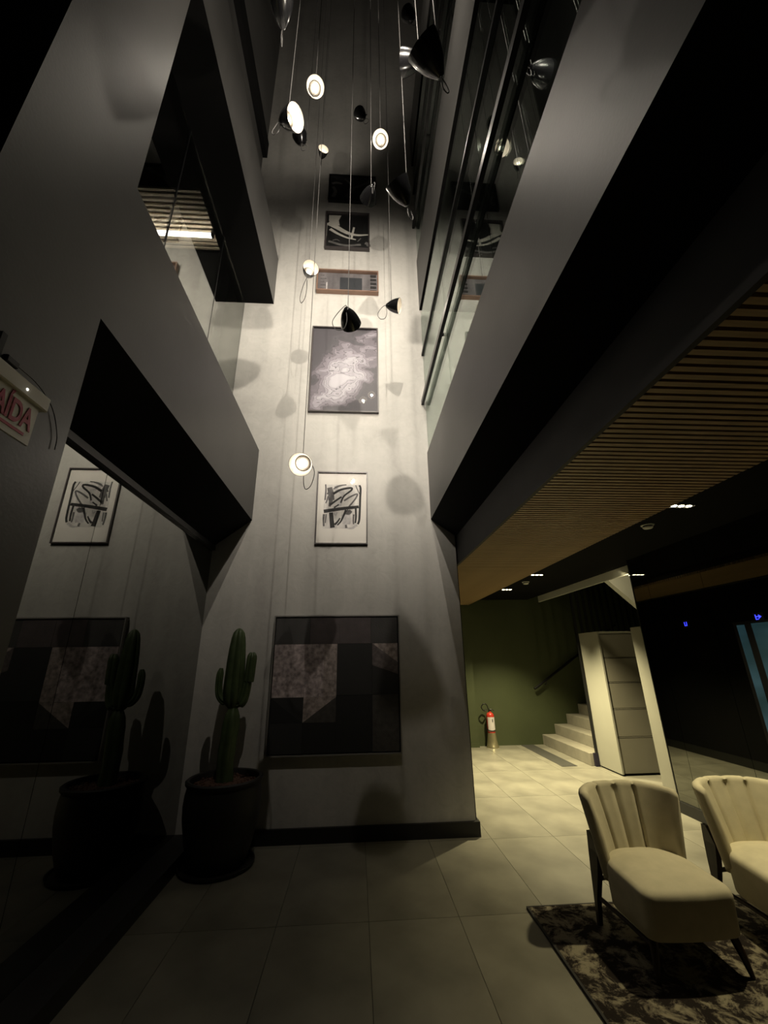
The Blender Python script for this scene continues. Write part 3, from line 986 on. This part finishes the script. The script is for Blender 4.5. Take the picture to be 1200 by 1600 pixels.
def ribbed(bm, pts, rads, ribs=6, depth=0.28, seg=None, rot=0.0):
    P = [Vector(p) for p in pts]
    seg = ribs * 6
    rings = []
    n = len(P)
    ref = Vector((1, 0, 0))
    for i, p in enumerate(P):
        t = (P[min(i + 1, n - 1)] - P[max(i - 1, 0)]).normalized()
        a = (ref - t * ref.dot(t)).normalized()
        b2 = t.cross(a)
        ring = []
        for k in range(seg):
            th = 2 * math.pi * k / seg + rot
            rr = rads[i] * (1 - depth * (1 - abs(math.cos(ribs * th / 2)) ** 0.8))
            ring.append(bm.verts.new(p + (a * math.cos(th) + b2 * math.sin(th)) * rr))
        rings.append(ring)
    for A, B in zip(rings, rings[1:]):
        for k in range(seg):
            bm.faces.new((A[k], A[(k + 1) % seg], B[(k + 1) % seg], B[k]))
    bm.faces.new(rings[0][::-1])
    bm.faces.new(rings[-1])
    return bm


cz = 0.56
ca = thing('cactus', 'tall green candelabra cactus with two short arms in the black pot', 'cactus', (-1.075, 4.01, cz))
zs = [0.0, 0.04, 0.14, 0.24, 0.33, 0.42, 0.50, 0.545, 0.575]
newobj('lower_stem', ribbed(bmesh.new(), [(-0.005 - 0.01 * math.sin(z * 9), 0, z) for z in zs], [0.070, 0.073, 0.068, 0.073, 0.070, 0.074, 0.064, 0.045, 0.030], 5, rot=0.5), M_CACT, ca, True)
zs = [0.555, 0.58, 0.62, 0.70, 0.82, 0.94, 1.05, 1.14, 1.19, 1.215, 1.228]
newobj('upper_stem', ribbed(bmesh.new(), [(-0.008, 0, z) for z in zs], [0.028, 0.055, 0.078, 0.090, 0.086, 0.082, 0.074, 0.063, 0.050, 0.030, 0.010], 6, rot=0.3), M_CACT, ca, True)
pp = catmull([(-0.03, 0, 0.60), (-0.085, 0.0, 0.615), (-0.125, 0.0, 0.665), (-0.138, 0, 0.74), (-0.138, 0, 0.82), (-0.132, 0, 0.885)], 4)
n = len(pp)
newobj('arm', ribbed(bmesh.new(), pp, [0.022 if i < 3 else (0.032 if i < n - 5 else 0.032 * (1 - ((i - n + 5) / 5.0) ** 2 * 0.8)) for i in range(n)], 5), M_CACT, ca, True)
pp = catmull([(0.03, 0, 0.575), (0.075, 0.0, 0.600), (0.098, 0.0, 0.67), (0.108, 0, 0.76), (0.118, 0, 0.775)], 4)
n = len(pp)
newobj('arm', ribbed(bmesh.new(), pp, [0.022 if i < 3 else (0.040 if i < n - 3 else 0.030) for i in range(n)], 5), M_CACT, ca, True)
pp = catmull([(0.116, 0, 0.765), (0.120, 0, 0.80), (0.124, 0, 0.88), (0.128, 0, 0.96), (0.130, 0, 1.015)], 4)
n = len(pp)
newobj('arm', ribbed(bmesh.new(), pp, [0.028] + [0.046 if i < n - 5 else 0.046 * (1 - ((i - n + 5) / 5.0) ** 2 * 0.8) for i in range(1, n)], 5), M_CACT, ca, True)


# ================================================================== ARMCHAIRS
def shell_mesh(NU=72, NV=12, NT=6):
    """curved back: for every step round the plan one closed loop (outer face, rounded top, inner face)"""
    bm = bmesh.new()
    SEAMS = (0.36, 0.50, 0.64)
    loops = []
    for i in range(NU + 1):
        u = i / NU
        th = math.radians(12 + 156 * u)
        c, s_ = math.cos(th), math.sin(th)
        w = math.sin(th)
        z0 = 0.315 - 0.115 * min(1, w * 1.15)
        z1 = 0.664 + 0.014 * w * w - 0.012 * max(0, 1 - min(u, 1 - u) / 0.05) ** 2
        T = 0.056

        def at(z, off):
            f = (z - 0.2) / 0.55
            a = 0.255 + 0.085 * max(0, f) ** 1.1 - off
            bb = 0.235 + 0.115 * f - off
            return (a * math.copysign(abs(c) ** .82, c), bb * math.copysign(abs(s_) ** .82, s_))
        groove = sum(0.016 * math.exp(-((u - q) / 0.013) ** 2) for q in SEAMS)
        endr = 0.022 * max(0, 1 - min(u, 1 - u) / 0.045) ** 2
        loop = []
        for j in range(NV + 1):
            z = z0 + (z1 - z0) * j / NV
            x, y = at(z, endr)
            loop.append((x, y, z))
        for j in range(1, NT):
            a_ = math.pi * j / NT
            x, y = at(z1, T / 2 - (T / 2 - endr) * math.cos(a_))
            loop.append((x, y, z1 + (T / 2 - endr - groove * 0.35) * math.sin(a_)))
        for j in range(NV + 1):
            z = z1 + (z0 - z1) * j / NV
            puff = 0.010 * math.sin(math.pi * j / NV)
            x, y = at(z, T + puff - groove - endr)
            loop.append((x, y, z))
        loops.append([bm.verts.new(p) for p in loop])
    n_ = len(loops[0])
    for A, B in zip(loops, loops[1:]):
        for k in range(n_):
            bm.faces.new((A[k], A[(k + 1) % n_], B[(k + 1) % n_], B[k]))
    bm.faces.new(loops[0])
    bm.faces.new(loops[-1][::-1])
    return bm


def loft(sections):
    """rectangular sections (cx, cy, z, half_x, half_y) joined into one tapered bar"""
    bm = bmesh.new()
    rings = []
    for cx, cy_, z, hx, hy in sections:
        rings.append([bm.verts.new((cx + a * hx, cy_ + b_ * hy, z)) for a, b_ in ((-1, -1), (1, -1), (1, 1), (-1, 1))])
    for A, B in zip(rings, rings[1:]):
        for k in range(4):
            bm.faces.new((A[k], A[(k + 1) % 4], B[(k + 1) % 4], B[k]))
    bm.faces.new(rings[0][::-1])
    bm.faces.new(rings[-1])
    return bm


def seat_mesh():
    bm = bmesh.new()
    # rounded plan outline: front wide and straight, back rounded
    out = []
    hw, yf, yr = 0.250, -0.275, 0.22
    n = 12

    def arc(cx, cy_, r, a0, a1, k):
        for q in range(k + 1):
            t = math.radians(a0 + (a1 - a0) * q / k)
            out.append((cx + r * math.cos(t), cy_ + r * math.sin(t)))
    arc(-hw + 0.06, yf + 0.06, 0.06, 180, 270, 6)
    for q in range(1, 6):
        out.append((-hw + 0.06 + (2 * hw - 0.12) * q / 6, yf - 0.012 * math.sin(math.pi * q / 6)))
    arc(hw - 0.06, yf + 0.06, 0.06, 270, 360, 6)
    arc(hw - 0.20, yr - 0.20, 0.20, 0, 90, 8)
    arc(-hw + 0.20, yr - 0.20, 0.20, 90, 180, 8)
    m = len(out)
    lev = [(0.158, 0.955), (0.165, 0.975), (0.22, 0.985), (0.29, 0.995), (0.325, 1.0), (0.345, 0.985), (0.358, 0.95), (0.366, 0.88), (0.378, 0.70), (0.386, 0.45), (0.389, 0.2)]
    rings = []
    for z, s in lev:
        zz = 0.0
        rings.append([bm.verts.new((x * s, -0.02 + (y + 0.02) * s, z + (0.010 * (y + 0.02) / 0.25 if z > 0.3 else 0))) for x, y in out])
    for A, B in zip(rings, rings[1:]):
        for k in range(m):
            bm.faces.new((A[k], A[(k + 1) % m], B[(k + 1) % m], B[k]))
    bm.faces.new(rings[0][::-1])
    bm.faces.new(rings[-1])
    return bm


def armchair(loc, rz, label, fab):
    t = thing('armchair', label, 'armchair', loc, rz, 'upholstered armchairs on the rug')
    newobj('backrest', shell_mesh(), fab, t, True)
    newobj('seat', seat_mesh(), fab, t, True)
    for sx in (-1, 1):
        bm = bmesh.new()
        tube(bm, [(sx * 0.205, -0.21, 0.165), (sx * 0.225, -0.235, 0.08), (sx * 0.24, -0.25, 0.0)], [0.022, 0.018, 0.011], 10)
        newobj('leg', bm, M_LEG, t, True)
        newobj('leg', loft([(sx * 0.258, 0.225, 0.0, 0.012, 0.012), (sx * 0.245, 0.232, 0.12, 0.014, 0.018), (sx * 0.222, 0.245, 0.24, 0.016, 0.040), (sx * 0.208, 0.250, 0.35, 0.016, 0.052), (sx * 0.212, 0.272, 0.44, 0.012, 0.020)]), M_LEG, t)
        bm = bmesh.new()
        tube(bm, [(sx * 0.238, 0.235, 0.125), (sx * 0.232, 0.0, 0.135), (sx * 0.222, -0.22, 0.13)], 0.012, 8)
        newobj('stretcher', bm, M_LEG, t, True)
    bm = bmesh.new()
    tube(bm, [(-0.24, 0.262, 0.20), (0.0, 0.29, 0.20), (0.24, 0.262, 0.20)], 0.013, 8)
    newobj('rear_rail', bm, M_LEG, t, True)
    return t


RUG_T = 0.012
armchair((1.70, 2.775, RUG_T + 0.003), 0.0, 'beige channel-backed armchair nearer the pale cement wall', M_FAB)
armchair((2.475, 2.79, RUG_T + 0.003), math.radians(-4), 'beige channel-backed armchair, toned lighter for the downlight, cut by the right edge of the photo', M_FABLIT)


# rug
def rug_mat():
    m = bpy.data.materials.new('distressed_grey_rug')
    m.use_nodes = True
    nt = m.node_tree
    bs = nt.nodes['Principled BSDF']
    bs.inputs['Roughness'].default_value = 0.95
    bs.inputs['Specular IOR Level'].default_value = 0.1
    tc = nt.nodes.new('ShaderNodeTexCoord')
    n = nt.nodes.new('ShaderNodeTexNoise')
    n.inputs['Scale'].default_value = 9.0
    n.inputs['Detail'].default_value = 9
    n.inputs['Roughness'].default_value = 0.72
    n.inputs['Distortion'].default_value = 0.5
    nt.links.new(tc.outputs['Object'], n.inputs['Vector'])
    r = nt.nodes.new('ShaderNodeValToRGB')
    e = r.color_ramp.elements
    e[0].position, e[0].color = 0.47, (0.018, 0.014, 0.012, 1)
    e[1].position, e[1].color = 0.58, (0.24, 0.215, 0.155, 1)
    x = r.color_ramp.elements.new(0.51)
    x.color = (0.10, 0.085, 0.065, 1)
    nt.links.new(n.outputs['Fac'], r.inputs['Fac'])
    nt.links.new(r.outputs['Color'], bs.inputs['Base Color'])
    n2 = nt.nodes.new('ShaderNodeTexNoise')
    n2.inputs['Scale'].default_value = 300
    nt.links.new(tc.outputs['Object'], n2.inputs['Vector'])
    bp = nt.nodes.new('ShaderNodeBump')
    bp.inputs['Strength'].default_value = 0.3
    bp.inputs['Distance'].default_value = 0.01
    nt.links.new(n2.outputs['Fac'], bp.inputs['Height'])
    nt.links.new(bp.outputs['Normal'], bs.inputs['Normal'])
    return m


rg = thing('rug', 'distressed dark and cream rug under the armchairs', 'rug', (2.15, 2.2, 0.0))
newobj('pile', bx(-1.05, 1.05, -1.5, 1.02, 0.0, RUG_T), rug_mat(), rg)
bm = bx(-1.062, -1.05, -1.5, 1.03, 0.0, RUG_T + 0.001)
box(bm, -1.05, 1.05, 1.02, 1.03, 0.0, RUG_T + 0.001)
newobj('bound_edge', bm, M_INK, rg)

# ================================================================== CORRIDOR THINGS
# fire extinguisher
fe = thing('fire_extinguisher', 'red and brass fire extinguisher standing by the green wall', 'fire extinguisher', (2.43, 8.12, 0.0))
newobj('stand', lathe(bmesh.new(), [(0.112, 0.0), (0.112, 0.012), (0.100, 0.03), (0.085, 0.12), (0.072, 0.22), (0.070, 0.235)], 24), M_CHROME, fe, True)
newobj('cylinder', lathe(bmesh.new(), [(0.066, 0.22), (0.070, 0.24), (0.070, 0.50), (0.064, 0.53), (0.045, 0.555), (0.022, 0.565), (0.022, 0.585)], 24), M_RED, fe, True)
bm = bmesh.new()
R, seg = 0.0715, 10
v0 = []
for k in range(seg + 1):
    a = math.radians(-150 + 120 * k / seg)
    v0.append((bm.verts.new((R * math.cos(a), R * math.sin(a), 0.26)), bm.verts.new((R * math.cos(a), R * math.sin(a), 0.49))))
for A, B in zip(v0, v0[1:]):
    bm.faces.new((A[0], B[0], B[1], A[1]))
newobj('label', bm, M_LABEL, fe, True)
bm = bmesh.new()
box(bm, 0.01, 0.022, -0.074, -0.072, 0.41, 0.46)
newobj('label_mark', bm, M_INK, fe)
bm = bmesh.new()
tube(bm, [(0.072 * math.cos(a), 0.072 * math.sin(a), 0.29 + 0.02 * math.sin(a)) for a in [i * 0.4 for i in range(17)]], 0.008, 6)
newobj('strap', bm, M_BLACKM, fe, True)
newobj('valve', bx(-0.025, 0.025, -0.02, 0.02, 0.58, 0.61), M_BLACKM, fe)
bm = bmesh.new()
tube(bm, [(0, 0, 0.60), (0.03, 0, 0.615), (0.08, 0, 0.59)], 0.007, 6)
newobj('lever', bm, M_BLACKM, fe, True)
bm = bmesh.new()
tube(bm, catmull([(-0.01, 0, 0.595), (-0.03, 0, 0.64), (-0.05, 0, 0.69), (-0.10, 0, 0.705), (-0.145, 0, 0.66), (-0.13, 0, 0.61), (-0.085, 0, 0.59), (-0.05, 0.01, 0.62)], 6), 0.009, 8)
newobj('hose', bm, M_BLACKM, fe, True)

# drain strip with ribs
gr = thing('floor_grate', 'ribbed grey drain strip in the floor along the stairs', 'grate', (3.10, 7.45, 0.0))
newobj('tray', bx(-0.115, 0.115, -0.80, 0.78, 0.0, 0.002), M_GROUT, gr)
for k in range(7):
    x = -0.102 + k * 0.034
    newobj('slat', bx(x - 0.011, x + 0.011, -0.80, 0.78, 0.002, 0.006), M_GRATE, gr)

# stairs
st = thing('staircase', 'grey stone stairs rising to the right along the green wall', 'stairs', (3.41, 7.43, 0.0))
for k in range(9):
    x0 = k * 0.252
    newobj('step', bev(bx(x0, 2.5, -0.80, 0.818, k * 0.165, (k + 1) * 0.165), 0.004, 1), M_STEP, st)
hr = thing('stair_handrail', 'black sloping handrail on the green wall by the stairs', 'handrail', (3.34, 8.17, 0.94))
bm = bmesh.new()
tube(bm, [(0, 0, 0), (0.06, 0, 0.03), (1.9, 0, 1.19)], 0.022, 10)
newobj('rail_bar', bm, M_BLACKM, hr, True)
for q in (0.25, 1.1):
    bm = bmesh.new()
    tube(bm, [(q, 0, q * 0.628 - 0.03), (q, 0.02, q * 0.628 - 0.08), (q, 0.078, q * 0.628 - 0.09)], 0.010, 8)
    newobj('bracket', bm, M_BLACKM, hr, True)

# tall white cabinet
cb = thing('tall_cabinet', 'tall white cabinet with grey drawer fronts in front of the stairs', 'cabinet', (3.52, 6.34, 0.0))
bm = bx(0.0, 0.022, -0.29, 0.24, 0.02, 1.84)
newobj('side_panel', bm, M_CABW, cb)
newobj('side_panel', bx(0.72, 0.742, -0.26, 0.24, 0.02, 1.84), M_CABW, cb)
newobj('body', bx(0.022, 0.72, -0.255, 0.24, 0.02, 1.815), M_CAB, cb)
newobj('top_board', bx(0.022, 0.742, -0.29, 0.24, 1.815, 1.84), M_CABW, cb)
newobj('plinth', bx(0.01, 0.72, -0.27, 0.23, 0.0, 0.02), M_BLACK, cb)
zz = [0.024, 0.46, 0.81, 1.15, 1.48, 1.812]
for a, c in zip(zz, zz[1:]):
    f = newobj('drawer_front', bev(bx(0.026, 0.718, -0.278, -0.256, a + 0.004, c - 0.004), 0.002, 1), M_CAB, cb)
    newobj('finger_pull', bx(0.03, 0.714, -0.2785, -0.268, c - 0.016, c - 0.010), M_BLACK, f)
wb = thing('white_end_panel', 'narrow white upright panel at the edge of the black mirror wall', 'panel', (3.34, 4.86, 0.0))
newobj('board', bev(bx(-0.03, 0.0, -0.10, 0.10, 0.02, 1.82), 0.002, 1), M_CABW, wb)
newobj('foot', bx(-0.028, -0.002, -0.09, 0.09, 0.0, 0.02), M_BLACK, wb)

# black baluster screen beside the stairs
sc = thing('baluster_screen', 'black screen of tall thin bars between the cabinet and the stairs', 'screen', (3.505, 6.605, 0.0))
bar = None
for k in range(17):
    x = 0.0 + k * 0.10
    if bar is None:
        bar = newobj('bar', bx(-0.014, 0.014, -0.02, 0.02, 0.0, 2.95), M_BLACKM, sc, loc=(x, 0, 0))
    else:
        share(bar, 'bar', sc, (x, 0, 0))
newobj('base_shoe', bx(-0.045, 0.012, -0.024, 0.02, 0.0, 0.17), mat('blue_black_metal', (0.010, 0.008, 0.022), 0.4, noise=0.05), sc)


# downlights
def downlight(x, y, z, label, watts, size=100, tilt=(0, 0, -1)):
    t = thing('recessed_downlight', label, 'downlight', (x, y, z), 0, 'recessed downlights of the corridor')
    bm = bx(-0.10, 0.10, -0.035, -0.028, -0.006, 0.0)
    box(bm, -0.10, 0.10, 0.028, 0.035, -0.006, 0.0)
    box(bm, -0.10, -0.093, -0.028, 0.028, -0.006, 0.0)
    box(bm, 0.093, 0.10, -0.028, 0.028, -0.006, 0.0)
    newobj('trim_frame', bm, M_BLACKM, t)
    for q in (-0.06, 0.0, 0.06):
        newobj('lens', lathe(bmesh.new(), [(0.020, -0.006), (0.020, -0.001)], 14, Matrix.Translation((q, 0, 0))), M_DLED, t)
    l = bpy.data.lights.new('downlight_beam', 'SPOT')
    l.energy = watts
    l.color = DOWN_COL
    l.spot_size = math.radians(size)
    l.spot_blend = 0.7
    l.shadow_soft_size = 0.03
    lo = bpy.data.objects.new('downlight_beam', l)
    COL.objects.link(lo)
    lo.parent = t
    lo.location = (0, 0, -0.02)
    lo.rotation_euler = Vector(tilt).to_track_quat('-Z', 'Y').to_euler()
    return t


downlight(2.53, 2.85, 2.60, 'bright recessed downlight above the armchairs', DOWN_W * 5.0)
downlight(2.55, 5.63, 2.60, 'recessed downlight farther along the black ceiling', DOWN_W * 24)
downlight(2.57, 6.93, 2.60, 'recessed downlight nearest the green wall', DOWN_W * 14)


def detector(x, y, z, label):
    t = thing('smoke_detector', label, 'smoke detector', (x, y, z), 0, 'smoke detectors on the black ceiling')
    newobj('base', lathe(bmesh.new(), [(0.050, -0.012), (0.055, -0.008), (0.055, 0.0)], 20), M_WHITE, t, True)
    newobj('dark_gap', lathe(bmesh.new(), [(0.040, -0.022), (0.040, -0.012)], 20), M_BLACK, t, True)
    newobj('sensor_cap', lathe(bmesh.new(), [(0.012, -0.040), (0.034, -0.036), (0.042, -0.026), (0.042, -0.022)], 20), M_WHITE, t, True)


detector(2.585, 3.33, 2.60, 'white smoke detector near the bright downlight')
detector(2.61, 6.20, 2.60, 'white smoke detector between the two far downlights')
sp_ = thing('corner_spotlight', 'tiny bright spotlight at the corner of the white stairwell strip', 'spotlight', (3.45, 4.94, 2.455))
newobj('body', lathe(bmesh.new(), [(0.020, 0.0), (0.020, 0.05)], 14), M_BLACKM, sp_, True)
newobj('lens', lathe(bmesh.new(), [(0.017, -0.004), (0.017, 0.0)], 14), M_DLED, sp_)
l = bpy.data.lights.new('corner_beam', 'SPOT')
l.energy = 6.0
l.color = DOWN_COL
l.spot_size = math.radians(90)
l.shadow_soft_size = 0.02
lo = bpy.data.objects.new('corner_beam', l)
COL.objects.link(lo)
lo.parent = sp_
lo.location = (0, 0.03, -0.02)
lo.rotation_euler = Vector((0.45, 0.62, 0.02)).to_track_quat('-Z', 'Y').to_euler()

# ================================================================== ON THE BLACK MIRROR WALL
for (yd, zd, lab, kind) in ((4.045, 1.79, 'small blue floor display on the black mirror wall nearer the cabinet', 0), (3.26, 1.785, 'small blue floor display on the black mirror wall above the teal panel', 1)):
    t = thing('floor_display', lab, 'display', (XMR, yd, zd), 0, 'blue floor displays')
    newobj('panel', bx(-0.006, 0.0, -0.045, 0.045, -0.035, 0.035), M_BLACKM, t)
    bm = bmesh.new()
    if kind == 0:
        box(bm, -0.008, -0.006, 0.014, 0.020, -0.018, 0.020)
        box(bm, -0.008, -0.006, -0.012, -0.006, -0.018, 0.020)
        box(bm, -0.008, -0.006, -0.006, 0.014, -0.018, -0.012)
    else:
        box(bm, -0.008, -0.006, 0.020, 0.026, -0.020, 0.020)
        box(bm, -0.008, -0.006, 0.000, 0.020, -0.020, -0.014)
        box(bm, -0.008, -0.006, 0.000, 0.020, 0.000, 0.006)
        prism(bm, [(-0.004, -0.014), (-0.004, 0.018), (-0.028, 0.002)], 'x', -0.008, -0.006)
    newobj('digits', bm, M_BLUE, t)


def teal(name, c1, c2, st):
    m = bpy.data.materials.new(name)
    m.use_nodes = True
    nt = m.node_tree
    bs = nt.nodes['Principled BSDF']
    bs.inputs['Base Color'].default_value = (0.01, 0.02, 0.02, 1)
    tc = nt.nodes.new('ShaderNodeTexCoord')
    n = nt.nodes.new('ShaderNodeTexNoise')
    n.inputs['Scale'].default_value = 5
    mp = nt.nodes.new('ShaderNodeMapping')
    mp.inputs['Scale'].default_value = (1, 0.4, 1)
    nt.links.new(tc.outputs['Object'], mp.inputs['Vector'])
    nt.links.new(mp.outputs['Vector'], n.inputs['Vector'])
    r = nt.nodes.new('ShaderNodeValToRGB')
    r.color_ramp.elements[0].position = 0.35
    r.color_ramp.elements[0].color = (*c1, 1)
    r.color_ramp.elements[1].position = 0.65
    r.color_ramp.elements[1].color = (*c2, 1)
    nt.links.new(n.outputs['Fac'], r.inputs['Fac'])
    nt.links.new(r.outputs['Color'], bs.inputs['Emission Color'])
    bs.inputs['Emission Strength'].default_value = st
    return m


ts = thing('teal_panel', 'dim teal glowing panel on the black mirror wall at the right edge', 'screen', (XMR, 3.1, 1.2))  # flat panel emitting a mottled teal tone
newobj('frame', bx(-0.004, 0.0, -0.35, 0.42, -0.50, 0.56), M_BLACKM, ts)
TM = teal('teal_panel_glow', (0.006, 0.022, 0.028), (0.022, 0.055, 0.068), 0.8)
newobj('panel_strip', bx(-0.006, -0.004, 0.31, 0.385, -0.48, 0.535), TM, ts)
newobj('panel_field', bx(-0.006, -0.004, -0.33, 0.245, -0.48, 0.54), TM, ts)
